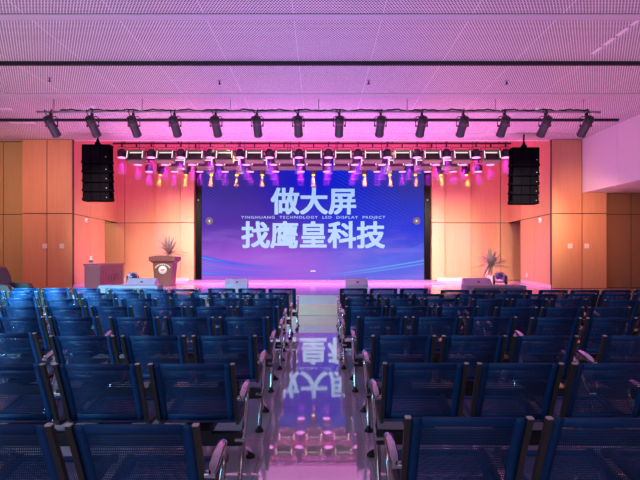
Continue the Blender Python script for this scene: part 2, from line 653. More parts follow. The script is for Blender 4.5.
# stage side walls, with a doorway at the far end
for side, xa, xb in (('left', XL, XLB), ('right', XR, XRB)):
    sg = -1 if side == 'left' else 1
    d = Vector((xb - xa, BY - PY, 0))
    L = d.length
    ang = math.atan2(d.y, d.x)
    o = MB().box(0.05, L * 0.655, -0.06, 0.06, SZ, TOPZ).box(L * 0.655, L, -0.06, 0.06, SEAM, TOPZ)
    o = struct(o, 'wall_stage_' + side, M['joint'])
    o.location = (xa + sg * 0.085, PY, 0)
    o.rotation_euler = (0, 0, ang)
    p = MB()
    s = -1 if side == 'left' else 1     # face towards the stage centre
    f0, f1 = (-0.085, -0.06) if side == 'left' else (0.06, 0.085)
    for (a, b_) in ((0.03, L * 0.33), (L * 0.33, L * 0.655)):
        p.box(a + G, b_ - G, f0, f1, SZ, SEAM - G)
        p.box(a + G, b_ - G, f0, f1, SEAM + G, TOPZ)
    p.box(L * 0.655 + G, L, f0, f1, SEAM + G, TOPZ)
    p.box(L * 0.655 - 0.02, L * 0.655, -0.06, 0.06, SZ, SEAM)
    p.build('panel', M['wood'], o)
    struct(MB().box(0.05, L * 0.65, f0 - (0.012 if side == 'left' else -0.025), f1 - (0.025 if side == 'left' else -0.012), SZ, SZ + 0.1), 'baseboard', M['riser'], o)

# stage back wall: panels step forward towards the screen
b = struct(MB().box(-9.8, 9.8, BY + 0.1, BY + 0.3, SZ, TOPZ), 'wall_back', M['joint'])
p = MB()
rows = ((SZ, SEAM), (SEAM, TOPZ))
for (a, c, fwd) in ((-9.8, -8.6, 0), (-8.6, -7.2, 0), (-7.2, -6.05, 0), (-6.05, -5.09, 0.14), (-5.09, -4.57, 0.28),
                    (4.05, 4.56, 0.28), (4.56, 5.55, 0.14), (5.55, 6.65, 0), (6.65, 8.0, 0), (8.0, 9.8, 0)):
    for (z0, z1) in rows:
        e = 0.035 if fwd > 0 and a < 0 else G
        e2 = 0.035 if fwd > 0 and a > 0 else G
        p.box(a + e, c - e2, BY - fwd, BY + 0.1, z0 + G, z1 - G)
p.build('panel', M['wood'], b)
p = MB()
p.box(-4.56, 4.04, BY + 0.02, BY + 0.1, SZ, TOPZ)
p.build('panel', M['wood'], b)
for nm, x0, x1 in (('baseboard_back_left', -7.3, -4.75), ('baseboard_back_right', 4.25, 6.8)):
    struct(MB().box(x0, x1, BY - 0.31, BY - 0.285, SZ, SZ + 0.10), nm, M['riser'])

# white bulkhead along the upper side of the hall
bk = struct(MB().box(7.37, 9.8, -6.2, 11.9, 3.15, CZ).box(7.372, 9.8, 11.91, PY - 0.01, 3.15, CZ), 'wall_bulkhead', M['white_paint'])

# ------------------------------------------------------------------ ceiling tracks, slots, sprinklers
for yy, xa, xb, lab in ((8.04, -9.6, 7.3, 'black lighting track across ceiling, the one nearer the chairs'),
                        (11.46, -9.6, 7.12, 'black lighting track across ceiling just behind the row of spotlights')):
    o = MB().box(xa, xb, yy - 0.035, yy + 0.035, CZ - 0.05, CZ - 0.001).box(xa, xb, yy - 0.012, yy + 0.012, CZ - 0.06, CZ - 0.05)
    o = o.build('lighting_track', M['black_metal'])
    tag(o, lab, 'track', 'black ceiling tracks')
for (x0, x1, yy, lab) in ((-7.9, -6.85, 10.65, 'white linear air slot on ceiling, the one before the black track'),
                          (-7.6, -7.0, 11.75, 'white linear air slot on ceiling beyond the black track')):
    t = empty('air_slot', ((x0 + x1) / 2, yy, CZ))
    tag(t, lab, 'vent', 'white ceiling air slots')
    hw = (x1 - x0) / 2
    MB().box(-hw, hw, -0.07, 0.07, -0.012, -0.001).build('slot_frame', M['light_slot'], t)
    mb = MB()
    for k in range(3):
        mb.box(-hw + 0.02, hw - 0.02, -0.05 + k * 0.04, -0.03 + k * 0.04, -0.016, -0.012)
    mb.build('blade', M['white_paint'], t)
# row of short linear slots along the bulkhead side
for k in range(4):
    yy = 6.5 + k * 0.32
    o = MB().box(4.34, 4.40, yy, yy + 0.24, CZ - 0.008, CZ - 0.001).build('ceiling_slot', M['light_slot'])
    tag(o, 'short pale slot in ceiling panel, %s of the broken line before the black track' % ORD[k], 'slot', 'broken line of pale ceiling slots')
sp = empty('sprinkler', (0, 0, 0))
MB().lathe([(0.035, 0.0), (0.035, -0.01), (0.014, -0.018)], 12).build('escutcheon', M['steel'], sp)
MB().lathe([(0.012, -0.015), (0.012, -0.06), (0.028, -0.064), (0.028, -0.07), (0.0, -0.072)], 10).build('head', M['black_metal'], sp)
for i, (xx, yy) in enumerate(((-4.93, 8.75), (-1.86, 8.9), (0.9, 8.9), (3.46, 8.9))):
    o = sp if i == 0 else copy_tree(sp)
    o.location = (xx, yy, CZ - 0.001)
    tag(o, ['black sprinkler head on ceiling above the end of the spotlight pipe on lectern side',
            'black sprinkler head on ceiling before the fifth spotlight from lectern side',
            'black sprinkler head on ceiling between the eighth and ninth spotlights from lectern side',
            'black sprinkler head on ceiling before the twelfth spotlight, towards the bulkhead'][i], 'sprinkler', 'ceiling sprinklers')
det = empty('smoke_detector', (0, 0, 0))
MB().lathe([(0.07, 0.0), (0.07, -0.02), (0.05, -0.045), (0.0, -0.05)], 16).build('body', M['white_plastic'], det)
MB().lathe([(0.03, -0.045), (0.03, -0.07), (0.0, -0.072)], 12).build('sensor', M['lamp_grey'], det)
for i, (xx, yy) in enumerate(((-4.98, 10.45), (4.83, 10.6))):
    o = det if i == 0 else copy_tree(det)
    o.location = (xx, yy, CZ - 0.001)
    tag(o, ('round smoke detector on ceiling above second spotlight, lectern side', 'round smoke detector on ceiling above pipe, bulkhead side')[i], 'detector', 'smoke detectors')

# ------------------------------------------------------------------ LED screen
SW, SH = 8.14, 4.58
SX, SYY, SZ0 = -0.26, BY - 0.10, SZ + 0.0
scr = empty('led_screen', (SX, SYY, SZ0))
tag(scr, 'huge blue and violet led video wall with white Chinese title at back of stage', 'screen')
MB().box(-SW / 2, SW / 2, -0.02, 0.0, 0.0, SH).build('display', make_screen_mat(SW, SH), scr)
MB().box(-SW / 2 + 0.03, SW / 2 - 0.03, 0.002, 0.10, 0.03, SH - 0.03).build('cabinet', M['black_metal'], scr)


def text_mesh(name, body, size, weight, m, parent, width, height, cx, z0, spacing=1.0):
    c = bpy.data.curves.new(name, 'FONT')
    c.body = body
    c.size = 1.0
    c.space_character = spacing
    c.extrude = 0.0
    o = bpy.data.objects.new(name, c)
    COL.objects.link(o)
    dg = bpy.context.evaluated_depsgraph_get()
    me = bpy.data.meshes.new_from_object(o.evaluated_get(dg))
    bpy.data.objects.remove(o)
    co = [(v.co.x, v.co.y) for v in me.vertices]
    fc = [list(p.vertices) for p in me.polygons]
    bpy.data.meshes.remove(me)
    vs, fs = [], []
    ring = [(0, 0), (1, 1), (-1, 1), (-1, -1), (1, -1), (1, 0), (-1, 0), (0, 1), (0, -1)]
    for k, (rx, ry) in enumerate(ring):      # heavy stroke: the glyph laid over itself in a ring
        dx, dy = weight * rx, weight * 0.85 * ry
        o_ = len(vs)
        vs += [(x + dx, y + dy, k * 0.0004) for x, y in co]
        fs += [[i + o_ for i in f] for f in fc]
    x0, x1 = min(v[0] for v in vs), max(v[0] for v in vs)
    y0, y1 = min(v[1] for v in vs), max(v[1] for v in vs)
    sx, sy = width / (x1 - x0), height / (y1 - y0)
    me = bpy.data.meshes.new(name)
    me.from_pydata([((x - x0) * sx - width / 2, -d, (y - y0) * sy) for x, y, d in vs], [], fs)
    me.materials.clear()
    me.materials.append(m)
    me.name = name
    t = bpy.data.objects.new(name, me)
    COL.objects.link(t)
    t.parent = parent
    t.location = (cx, -0.026, z0)
    return t


PXM = (SYY - 0.02) / 480.0


def sx_(px): return (px - 320) * PXM - SX
def sz_(py): return 1.46 + (253 - py) * PXM - SZ0


tm = text_mesh('title_lettering', '\u505a\u5927\u5c4f', 1, 0.028, M['text'], scr, 85.5 * PXM, 27.0 * PXM, sx_(313.4), sz_(214.5))
text_mesh('title_lettering', '\u627e\u9e70\u7687\u79d1\u6280', 1, 0.028, M['text'], scr, 143.5 * PXM, 27.2 * PXM, sx_(313.2), sz_(248.3))
text_mesh('subtitle_lettering', 'YINGHUANG  TECHNOLOGY  LED  DISPLAY  PROJECT', 1, 0.006, M['text'], scr, 144 * PXM, 3.4 * PXM, sx_(313.2), sz_(219.4), 1.25)
for px, sg in ((209.3, -1), (416.6, 1)):
    RX = Matrix.Rotation(PI / 2, 4, 'X')
    bt = MB().lathe([(0.135, 0.0), (0.135, 0.006)], 24, RX).build('arrow_button', M['button'], scr)
    bt.location = (sx_(px), -0.022, sz_(221))
    MB().prism([(sg * 0.045, 0.0), (-sg * 0.03, 0.05), (-sg * 0.03, -0.05)], -0.012, -0.008, 'y').build('arrow', M['mark'], bt)
MB().box(sx_(310.5), sx_(315.5), -0.026, -0.022, sz_(271.6), sz_(270.5)).build('page_marker', M['mark'], scr)

# glossy black columns at both sides of the screen
for nm, x0, x1, lab in (('column', -4.56, -4.345, 'glossy black column at lectern side of the led screen'), ('column', 3.825, 4.04, 'glossy black column at far side of led screen from lectern')):
    o = MB().box(x0, x1, BY - 0.12, BY + 0.02, SZ, 5.2, ch=0.01).build('screen_column', M['gloss_black'])
    tag(o, lab, 'column', 'black columns beside the screen')
    o2 = MB().lathe([(0.02, 0), (0.03, 0.02), (0.0, 0.03)], 10, Matrix.Translation(((x0 + x1) / 2, BY - 0.12, 3.40)) @ Matrix.Rotation(PI / 2, 4, 'X')).build('glint_spot', M['badge_white'], o)  # pale bump stands for a bright reflection on the glossy column

# ------------------------------------------------------------------ the rig over the stage
XC = [-0.26]


def pipe_thing(name, xa, xb, y, z, top, label, drops, r=0.024, m='steel', hooks=()):
    t = empty(name, ((xa + xb) / 2, y, z))
    tag(t, label, 'pipe', 'lighting pipes')
    h = (xb - xa) / 2
    MB().tube([(-h, 0, 0), (h, 0, 0)], r, 10).build('bar', M[m], t)
    cx = (xa + xb) / 2
    for hx in hooks:
        q = hx - cx
        MB().tube([(q, -0.032, -0.02), (q + 0.03, -0.032, 0.03), (q + 0.015, -0.01, 0.055), (q, 0.02, 0.045), (q, 0.034, 0.0)], 0.010, 6).build('pipe_clamp', M['black_metal'], t)
    for k in range(drops):
        xx = -h + 0.35 + (2 * h - 0.7) * k / (drops - 1)
        MB().tube([(xx, 0, r), (xx, 0, top - z)], 0.010, 6).lathe([(0.03, -0.02), (0.03, 0.03)], 8, Matrix.Translation((xx, 0, 0))).build('hanger', M[m], t)
    return t


YA, YB, YC = 14.2, 15.35, 16.65
PZ = 4.70
for y, h0, hs, lab in ((YA, 122, 29.5, 'lighting pipe over the stage edge, nearest the hall'), (YB, 138, 27.1, 'middle lighting pipe over the stage'), (YC, 149, 25.35, 'lighting pipe over the stage nearest the screen')):
    xa = (113 - 320) * YA / 480
    pipe_thing('lighting_pipe', xa, (511 - 320) * YA / 480, y, PZ, TOPZ, lab, 8, 0.026, 'black_metal', [(h0 + hs * k - 320) * y / 480 for k in range(14)])

# front pipe in the hall
FY, FZ = 10.0, 4.40
fx = [(51.0 + 41.2 * k - 320) * FY / 480 for k in range(14)]
fp_ = pipe_thing('lighting_pipe', (37 - 320) * FY / 480, (600.5 - 320) * FY / 480, FY, FZ, CZ, 'long steel pipe under hall ceiling carrying the row of spotlights', 7, 0.026, 'steel', fx)
cab = []
for i in range(160):
    t = i / 159
    cab.append((fx[0] + 0.2 + (fx[-1] - fx[0] - 0.2) * t, FY - 0.012 + 0.02 * math.sin(i * 1.1), FZ + 0.033 + 0.012 * math.sin(i * 0.7) + 0.008 * math.sin(i * 2.3)))
o = MB().tube(cab, 0.016, 6, mx=Matrix.Translation((-(37 + 600.5 - 640) / 2 * FY / 480, -FY, -FZ))).build('power_cable', M['cable'], fp_)

# --- profile spotlight
spot = empty('stage_spotlight', (0, 0, 0))
tilt = Matrix.Rotation(math.radians(-40), 4, 'X') @ Matrix.Rotation(-PI / 2, 4, 'X')
T = Matrix.Translation((0, 0.03, -0.26)) @ tilt @ Matrix.Diagonal((1, 1, 0.76, 1))
# local +z of the lathe is the beam direction (forward and down)
body = MB().lathe([(0.02, -0.285), (0.075, -0.28), (0.095, -0.25), (0.095, -0.10), (0.082, -0.09)], 18, T).build('lamp_housing', M['black_plastic'], spot)
MB().lathe([(0.088, -0.09), (0.088, 0.26), (0.094, 0.27), (0.094, 0.31), (0.080, 0.315), (0.07, 0.30)], 18, T).build('barrel', M['lamp_grey'], spot)
MB().lathe([(0.075, 0.295), (0.0, 0.305)], 18, T).build('lens', M['lens_glass'], spot)
mb = MB()
mb.tube([(-0.125, 0.03, -0.26), (-0.125, 0.02, -0.10), (-0.10, 0.0, -0.07), (0.10, 0.0, -0.07), (0.125, 0.02, -0.10), (0.125, 0.03, -0.26)], 0.009, 6)
mb.build('yoke', M['black_metal'], spot)
MB().box(-0.02, 0.02, -0.03, 0.03, -0.075, 0.0).build('clamp', M['black_metal'], spot)
for s in (-1, 1):
    MB().lathe([(0.02, 0.0), (0.02, 0.03), (0.012, 0.035)], 10, Matrix.Translation((s * 0.10, 0.03, -0.26)) @ Matrix.Rotation(s * PI / 2, 4, 'Y')).build('tilt_knob', M['black_metal'], spot)
MB().tube([(0.0, -0.14, -0.12), (-0.04, -0.15, -0.02), (-0.08, -0.10, 0.05), (-0.07, -0.04, 0.02)], 0.008, 6).build('lead', M['cable'], spot)
add_spot('spot_beam', spot, (0, 0.26, -0.46), (math.radians(90 - 27), 0, 0), 700, (1.0, 0.86, 0.62), math.radians(56), 0.8, 0.06)
for i, x in enumerate(fx):
    o = spot if i == 0 else copy_tree(spot)
    o.location = (x, FY, FZ - 0.026)
    o.rotation_euler = (0, 0, math.radians(-2.5) * (x + 0.26) / 5.5 * -1)
    tag(o, 'black barrel spotlight hung on the hall ceiling pipe, %s from lectern side' % ORD[i], 'spotlight', 'spotlights on the hall pipe')

# --- PAR can
par = empty('par_light', (0, 0, 0))
MB().lathe([(0.03, -0.13), (0.075, -0.14), (0.113, -0.19), (0.129, -0.25), (0.132, -0.385), (0.128, -0.390)], 18).build('housing', M['black_plastic'], par)
MB().lathe([(0.127, -0.390), (0.115, -0.402), (0.06, -0.41), (0.0, -0.412)], 18).build('lens', M['lens_magenta'], par)
MB().tube([(-0.138, 0, -0.27), (-0.138, 0, -0.11), (-0.12, 0, -0.075), (0.12, 0, -0.075), (0.138, 0, -0.11), (0.138, 0, -0.27)], 0.008, 6).build('yoke', M['black_metal'], par)
MB().box(-0.018, 0.018, -0.025, 0.025, -0.08, 0.0).build('clamp', M['black_metal'], par)
MB().lathe([(0.105, -0.415), (0.12, -0.62), (0.13, -0.86)], 16).build('light_shaft', M['haze'], par)
add_spot('par_beam', par, (0, 0, -0.445), (0, 0, 0), 290, (0.68, 0.02, 1.0), math.radians(66), 0.7, 0.03)

# --- LED panel light with barn-door frame
pan = empty('panel_light', (0, 0, 0))
PT = Matrix.Translation((0, -0.02, -0.36)) @ Matrix.Rotation(math.radians(-14), 4, 'X')
w, h = 0.236, 0.150
mb = MB()
mb.prism([(-w, -h), (w, -h), (w + 0.025, -h - 0.035), (-w - 0.025, -h - 0.035)], -0.12, 0.10, 'y', PT)      # lower lip
mb.prism([(-w, h - 0.02), (w, h - 0.02), (w - 0.02, h + 0.02), (-w + 0.02, h + 0.02)], -0.10, 0.10, 'y', PT)
for s in (-1, 1):
    mb.prism([(s * w, -h - 0.02), (s * (w + 0.028), -h - 0.035), (s * (w + 0.02), h - 0.04), (s * (w - 0.02), h + 0.02), (s * (w - 0.045), h)], -0.13, 0.10, 'y', PT)
mb.build('frame', M['lamp_white'], pan)
MB().box(-w + 0.012, w - 0.012, 0.0, 0.10, -h, h - 0.02, PT).box(-w + 0.05, w - 0.05, -0.05, 0.0, -h + 0.03, h - 0.07, PT).build('housing', M['black_plastic'], pan)
MB().box(-w + 0.02, w - 0.02, -0.012, 0.0, h - 0.046, h - 0.022, PT).build('frame_glow_strip', M['frame_glow'], pan)  # added glowing strips imitate bright light on the white frame edges
for s in (-1, 1):
    MB().box(s * (w - 0.012) - 0.011, s * (w - 0.012) + 0.011, -0.135, -0.131, -h * 0.7, h - 0.03, PT).build('frame_glow_strip', M['frame_glow'], pan)
MB().tube([(-0.262, 0, -0.36), (-0.262, 0, -0.12), (-0.25, 0, -0.09), (0.25, 0, -0.09), (0.262, 0, -0.12), (0.262, 0, -0.36)], 0.008, 6).build('yoke', M['black_metal'], pan)
MB().box(-0.018, 0.018, -0.025, 0.025, -0.095, 0.0).build('clamp', M['black_metal'], pan)
d = bpy.data.lights.new('panel_wash', 'AREA')
d.shape = 'RECTANGLE'
d.size, d.size_y = 0.40, 0.10
d.energy = 3
d.color = (1.0, 0.62, 0.38)
lo = bpy.data.objects.new('panel_wash', d)
COL.objects.link(lo)
lo.parent = pan
lo.location = (0, 0.13, -0.40)
lo.rotation_euler = (math.radians(24), 0, 0)

# --- moving head
mov = empty('moving_head_light', (0, 0, 0))
MB().box(-0.13, 0.13, -0.10, 0.10, -0.15, -0.03, ch=0.015).build('base', M['black_plastic'], mov)
MB().box(-0.02, 0.02, -0.03, 0.03, -0.03, 0.0).build('clamp', M['black_metal'], mov)
for s in (-1, 1):
    MB().box(s * 0.115 - 0.022, s * 0.115 + 0.022, -0.05, 0.05, -0.40, -0.15, ch=0.012).build('yoke_arm', M['black_plastic'], mov)
HT = Matrix.Translation((0, 0, -0.36)) @ Matrix.Rotation(math.radians(-22), 4, 'X')
MB().lathe([(0.03, 0.16), (0.07, 0.15), (0.09, 0.10), (0.09, -0.06), (0.075, -0.17), (0.068, -0.175)], 16, HT).build('head', M['black_plastic'], mov)
MB().lathe([(0.066, -0.172), (0.0, -0.195)], 16, HT).build('lens', M['lens_amber'], mov)
MB().lathe([(0.045, -0.205), (0.065, -0.40), (0.09, -0.60)], 12, HT).build('light_shaft', M['haze_fine'], mov)
add_spot('amber_beam', mov, (0, -0.076, -0.548), (math.radians(-22), 0, 0), 2600, (1.0, 0.26, 0.03), math.radians(26), 0.6, 0.02)

SIDE_A = 'front stage pipe'
SIDE_B = 'middle stage pipe'
SIDE_C = 'rear stage pipe'


def put(proto, used, x, y, label, cat, group):
    o = proto if not used else copy_tree(proto)
    o.location = (x, y, PZ - 0.026)
    tag(o, label, cat, group)
    return o


n = 0
for y, x0, st, where in ((YA, 122, 29.5, SIDE_A), (YB, 138, 27.1, SIDE_B), (YC, 149, 25.35, SIDE_C)):
    for k in range(14):
        put(par, n, (x0 + st * k - 320) * y / 480, y, 'black par can with magenta lens, %s, %s from lectern side' % (where, ORD[k]), 'stage light', 'magenta par cans over the stage')
        n += 1
n = 0
for y, x0, st, cnt, where in ((YA, 136.6, 29.5, 13, SIDE_A), (YB, 178.65, 27.1, 11, SIDE_B)):
    for k in range(cnt):
        put(pan, n, (x0 + st * k - 320) * y / 480, y, 'white framed panel light, %s, %s from lectern side' % (where, ORD[k]), 'stage light', 'white panel lights over the stage')
        n += 1
n = 0
for k in range(13):
    if k in (5, 7):
        continue
    put(mov, n, (161 + 25.4 * k - 320) * YC / 480, YC - 0.0, 'dark moving head with amber lens, %s, %s from lectern side' % (SIDE_C, ORD[n]), 'stage light', 'amber moving heads over the stage')
    n += 1

# ------------------------------------------------------------------ line array speakers
def line_array(x0, x1, ytop, label):
    Y = 12.75
    cx = ((x0 + x1) / 2 - 320) * Y / 480
    W = (x1 - x0) * Y / 480
    zt = 1.46 + (253 - ytop) * Y / 480
    t = empty('line_array_speaker', (cx, Y, zt))
    tag(t, label, 'speaker', 'black hanging speaker columns')
    hs = [0.47, 0.247, 0.247, 0.247, 0.247]
    z = -0.055
    hw = W / 2
    MB().box(-hw, hw, 0.02, 0.28, -0.05, 0.0, ch=0.008).box(-0.05, 0.05, 0.08, 0.24, 0.0, 0.07).build('bumper_frame', M['speaker_frame'], t)
    MB().tube([(0, 0.15, 0.06), (0, 0.15, CZ - zt)], 0.022, 8).lathe([(0.06, 0.0), (0.03, 0.10)], 8, Matrix.Translation((0, 0.15, 0.06))).build('hanging_bracket', M['speaker_frame'], t)
    for i, h in enumerate(hs):
        sk = 0.012 * i
        b = MB().prism([(-hw + 0.012, z - h + 0.006), (hw - 0.012, z - h + 0.006), (hw - 0.012, z - 0.004), (-hw + 0.012, z - 0.004)], sk, 0.28 + sk, 'y').build('module', M['speaker'], t)
        MB().box(-hw * 0.93, -0.13, sk - 0.012, sk, z - h + 0.02, z - 0.02).box(0.13, hw * 0.93, sk - 0.012, sk, z - h + 0.02, z - 0.02).box(-0.11, 0.11, sk - 0.006, sk, z - h + 0.02, z - 0.02).build('grille', M['speaker_frame'], b)
        MB().box(hw * 0.74, hw * 0.80, sk - 0.016, sk - 0.012, z - h * 0.62, z - h * 0.62 + 0.014).build('badge', M['white_plastic'], b)
        for s in (-1, 1):
            for yy in (0.02, 0.18):
                MB().box(s * hw - 0.014, s * hw + 0.014, yy + sk, yy + 0.08 + sk, z - h + 0.03, z - h + 0.09).build('rigging_plate', M['speaker_frame'], b)
        z -= h
    return t


line_array(81.2, 109.2, 144.0, 'tall black hanging speaker column at lectern side of stage opening')
line_array(512.5, 540, 147.0, 'tall black hanging speaker column beside the wall near white bulkhead')

# ------------------------------------------------------------------ wall plates
WP = [('wall_socket', -7.735, PY, 1.657, 'square white wall plate on lectern side panels, the one farther from the stage'),
      ('wall_socket', -7.256, PY, 1.657, 'square white wall plate on lectern side panels, the one nearer the stage'),
      ('wall_socket', 7.03, PY, 1.657, 'square white wall plate below bulkhead, the one nearer the stage'),
      ('wall_socket', 7.50, PY, 1.657, 'square white wall plate below bulkhead, the one farther from the stage')]
for nm, x, y, z, lab in WP:
    t = empty('wall_plate', (x, y, z))
    tag(t, lab, 'wall plate', 'square wall plates')
    MB().box(-0.065, 0.065, -0.012, 0.0, -0.065, 0.065, ch=0.004).build('cover', M['white_plastic'], t)
    MB().box(-0.035, 0.035, -0.016, -0.012, -0.035, 0.035).build('rocker', M['white_paint'], t)


def on_side(side, tpar):
    if side == 'left':
        return Vector((XL + (XLB - XL) * tpar + 0.002, PY + (BY - PY) * tpar, 0))
    return Vector((XR + (XRB - XR) * tpar - 0.002, PY + (BY - PY) * tpar, 0))


for side, tp, lab in (('left', 0.24, 'round white sensor on stage side wall under the lectern side speaker'), ('right', 0.21, 'round white sensor on stage side wall under the speaker near bulkhead')):
    q = on_side(side, tp)
    z = 1.46 + (253 - 220.5) * q.y / 480
    t = empty('wall_sensor', (q.x, q.y, z), 0)
    tag(t, lab, 'sensor', 'round wall sensors')
    s = 1 if side == 'left' else -1
    R = Matrix.Rotation(s * PI / 2, 4, 'Y')
    MB().lathe([(0.08, 0.0), (0.08, 0.03), (0.05, 0.06), (0.0, 0.07)], 14, R).build('body', M['white_plastic'], t)
    MB().lathe([(0.025, 0.06), (0.02, 0.075), (0.0, 0.078)], 10, R).build('lens', M['lamp_grey'], t)
q = on_side('right', 0.50)
t = empty('wall_plate', (q.x, q.y, 1.46 - 22 * q.y / 480), 0)
tag(t, 'small white socket low on stage side wall behind the spiky plant', 'wall plate')
MB().box(-0.012, 0.0, -0.045, 0.045, -0.06, 0.06, ch=0.004).build('cover', M['white_plastic'], t)
MB().box(-0.016, -0.012, -0.02, 0.02, -0.03, 0.03).build('rocker', M['white_paint'], t)

# ------------------------------------------------------------------ things on and before the stage
# desk seen end-on
t = empty('desk', (-5.93, 13.25, SZ))
tag(t, 'brown wooden desk with carved front panel on the stage beside side wall', 'desk')
MB().box(-0.235, 0.235, -0.77, 0.77, 0.67, 0.71, ch=0.008).build('desktop', M['desk_wood'], t)
MB().box(-0.21, 0.20, -0.74, -0.70, 0.0, 0.67).build('end_panel', M['desk_wood'], t)
MB().box(-0.21, 0.20, 0.70, 0.74, 0.0, 0.67).build('end_panel', M['desk_wood'], t)
fp = MB().box(0.19, 0.21, -0.74, 0.74, 0.0, 0.67).build('front_panel', M['desk_wood'], t)
mb = MB()
for (a, b_, c, e) in ((-0.6, 0.6, 0.5, 0.53), (-0.6, 0.6, 0.1, 0.13), (-0.6, -0.57, 0.1, 0.53), (0.57, 0.6, 0.1, 0.53)):
    mb.box(0.21, 0.222, a, b_, c, e)
for k in range(5):
    cy = -0.36 + 0.18 * k
    mb.tube([(0.212, cy + 0.075 * math.cos(a), 0.315 + 0.12 * math.sin(a)) for a in [2 * PI * j / 20 for j in range(21)]], 0.010, 6, False)
mb.build('carving', M['desk_wood'], fp)
# bottle
t = empty('water_bottle', (-6.02, 12.62, SZ + 0.71))
tag(t, 'small clear plastic bottle standing on the brown desk', 'bottle')
MB().lathe([(0.045, 0.0), (0.05, 0.01), (0.05, 0.12), (0.03, 0.16), (0.018, 0.18)], 14).build('bottle_body', M['bottle'], t)
MB().lathe([(0.0512, 0.045), (0.0512, 0.10)], 14).build('bottle_label', M['bottle_label'], t)
MB().lathe([(0.022, 0.18), (0.022, 0.21), (0.0, 0.212)], 12).build('cap', M['white_plastic'], t)

# lectern
LY = 14.3
lx = (163.0 - 320) * LY / 480
t = empty('lectern', (lx, LY, SZ))
tag(t, 'dark red wooden lectern with round white emblem, before a spiky plant', 'lectern')
k = LY / 480.0
bw0, bw1, hb = 8.2 * k, 10.0 * k, (286.4 - 263) * k


def frustum(mb, w0, w1, y0a, y0b, y1a, y1b, z0, z1):
    vs = [(-w0, y0a, z0), (w0, y0a, z0), (w0, y0b, z0), (-w0, y0b, z0), (-w1, y1a, z1), (w1, y1a, z1), (w1, y1b, z1), (-w1, y1b, z1)]
    fs = [(3, 2, 1, 0), (4, 5, 6, 7), (0, 1, 5, 4), (1, 2, 6, 5), (2, 3, 7, 6), (3, 0, 4, 7)]
    return mb.add(vs, fs)


H1 = 0.70
frustum(MB(), 0.245, 0.30, 0.0, 0.42, -0.03, 0.42, 0.0, H1).build('body', M['lectern_wood'], t)
frustum(MB(), 0.27, 0.27, -0.02, 0.44, -0.02, 0.44, 0.0, 0.05).build('plinth', M['lectern_wood'], t)
tp = MB()
frustum(tp, 0.30, 0.385, -0.03, 0.42, -0.10, 0.50, H1, H1 + 0.07)
# curved front crest
n = 12
poly = [(-0.39, H1 + 0.07)] + [(0.39, H1 + 0.07)] + [(0.39 - 0.78 * i / n, H1 + 0.185 + 0.045 * math.sin(PI * i / n)) for i in range(n + 1)]
tp.prism(poly, -0.11, 0.50, 'y')
tp.build('desktop', M['lectern_wood'], t)
em = MB().lathe([(0.125, 0.0), (0.125, 0.014), (0.118, 0.018)], 28, Matrix.Translation((0, -0.022, 0.50)) @ Matrix.Rotation(PI / 2 - 0.045, 4, 'X')).build('emblem', M['badge_green'], t)
MB().lathe([(0.098, 0.0), (0.098, 0.022), (0.0, 0.024)], 28, Matrix.Translation((0, -0.022, 0.50)) @ Matrix.Rotation(PI / 2 - 0.045, 4, 'X')).build('emblem_face', M['badge_white'], em)
MB().prism([(-0.07, 0.505), (-0.02, 0.515), (0.03, 0.525), (0.07, 0.53), (0.065, 0.50), (0.03, 0.485), (0.02, 0.465), (-0.03, 0.475), (-0.06, 0.485)], -0.056, -0.046, 'y').build('emblem_mark', M['badge_red'], em)
mb = MB()
for i in range(9):
    a = math.radians(150 - 15 * i)
    cx, cz = 0.235 * math.cos(a), 0.475 + 0.195 * math.sin(a)
    R = Matrix.Translation((cx, -0.034, cz)) @ Matrix.Rotation(-(a - PI / 2), 4, 'Y')
    mb.box(-0.019, -0.003, -0.006, 0.004, -0.018, 0.018, R)
    mb.box(0.004, 0.019, -0.006, 0.004, -0.016, 0.004, R)
    mb.box(-0.003, 0.019, -0.006, 0.004, 0.010, 0.018, R)
mb.build('lettering', M['badge_white'], t)
# microphone
MB().tube([(0.1, 0.2, H1 + 0.2), (0.1, 0.17, H1 + 0.235), (0.1, 0.12, H1 + 0.245)], 0.008, 6).build('microphone_stem', M['black_metal'], t)


# spiky plants
def plant(x, y, hc, rad, nl, label, seed, droop):
    rnd = random.Random(seed)
    t = empty('spiky_plant', (x, y, SZ))
    tag(t, label, 'plant', 'potted spiky plants')
    MB().lathe([(0.12, 0.0), (0.17, 0.24), (0.18, 0.26), (0.15, 0.26), (0.14, 0.22), (0.0, 0.21)], 18).build('pot', M['pot'], t)
    MB().tube([(0, 0, 0.2), (0.02, 0, hc * 0.6), (0, 0, hc)], [0.035, 0.03, 0.025], 8).build('trunk', M['trunk'], t)
    mb = MB()
    for i in range(nl):
        az = 2 * PI * rnd.random()
        el = math.radians(rnd.uniform(-45 if rnd.random() < droop else 0, 88))
        ln = rad * rnd.uniform(0.78, 1.12)
        d = Vector((math.cos(az) * math.cos(el), math.sin(az) * math.cos(el), math.sin(el)))
        sd = d.cross(Vector((0, 0, 1)))
        if sd.length < 0.05:
            sd = Vector((1, 0, 0))
        sd.normalize()
        nrm = sd.cross(d)
        base = Vector((0, 0, hc + rnd.uniform(-0.08, 0.04)))
        vs, fs = [], []
        for j, (tt, w) in enumerate(((0, 0.014), (0.3, 0.028), (0.65, 0.021), (1.0, 0.001))):
            c = base + d * (ln * tt) - Vector((0, 0, 0.10 * tt * tt * math.cos(el)))
            vs += [c - sd * w + nrm * 0.004, c + nrm * -0.004, c + sd * w + nrm * 0.004]
        for j in range(3):
            a = j * 3
            fs += [(a, a + 1, a + 4, a + 3), (a + 1, a + 2, a + 5, a + 4)]
        mb.add(vs, fs, True)
    mb.build('foliage', M['leaf'], t)
    return t


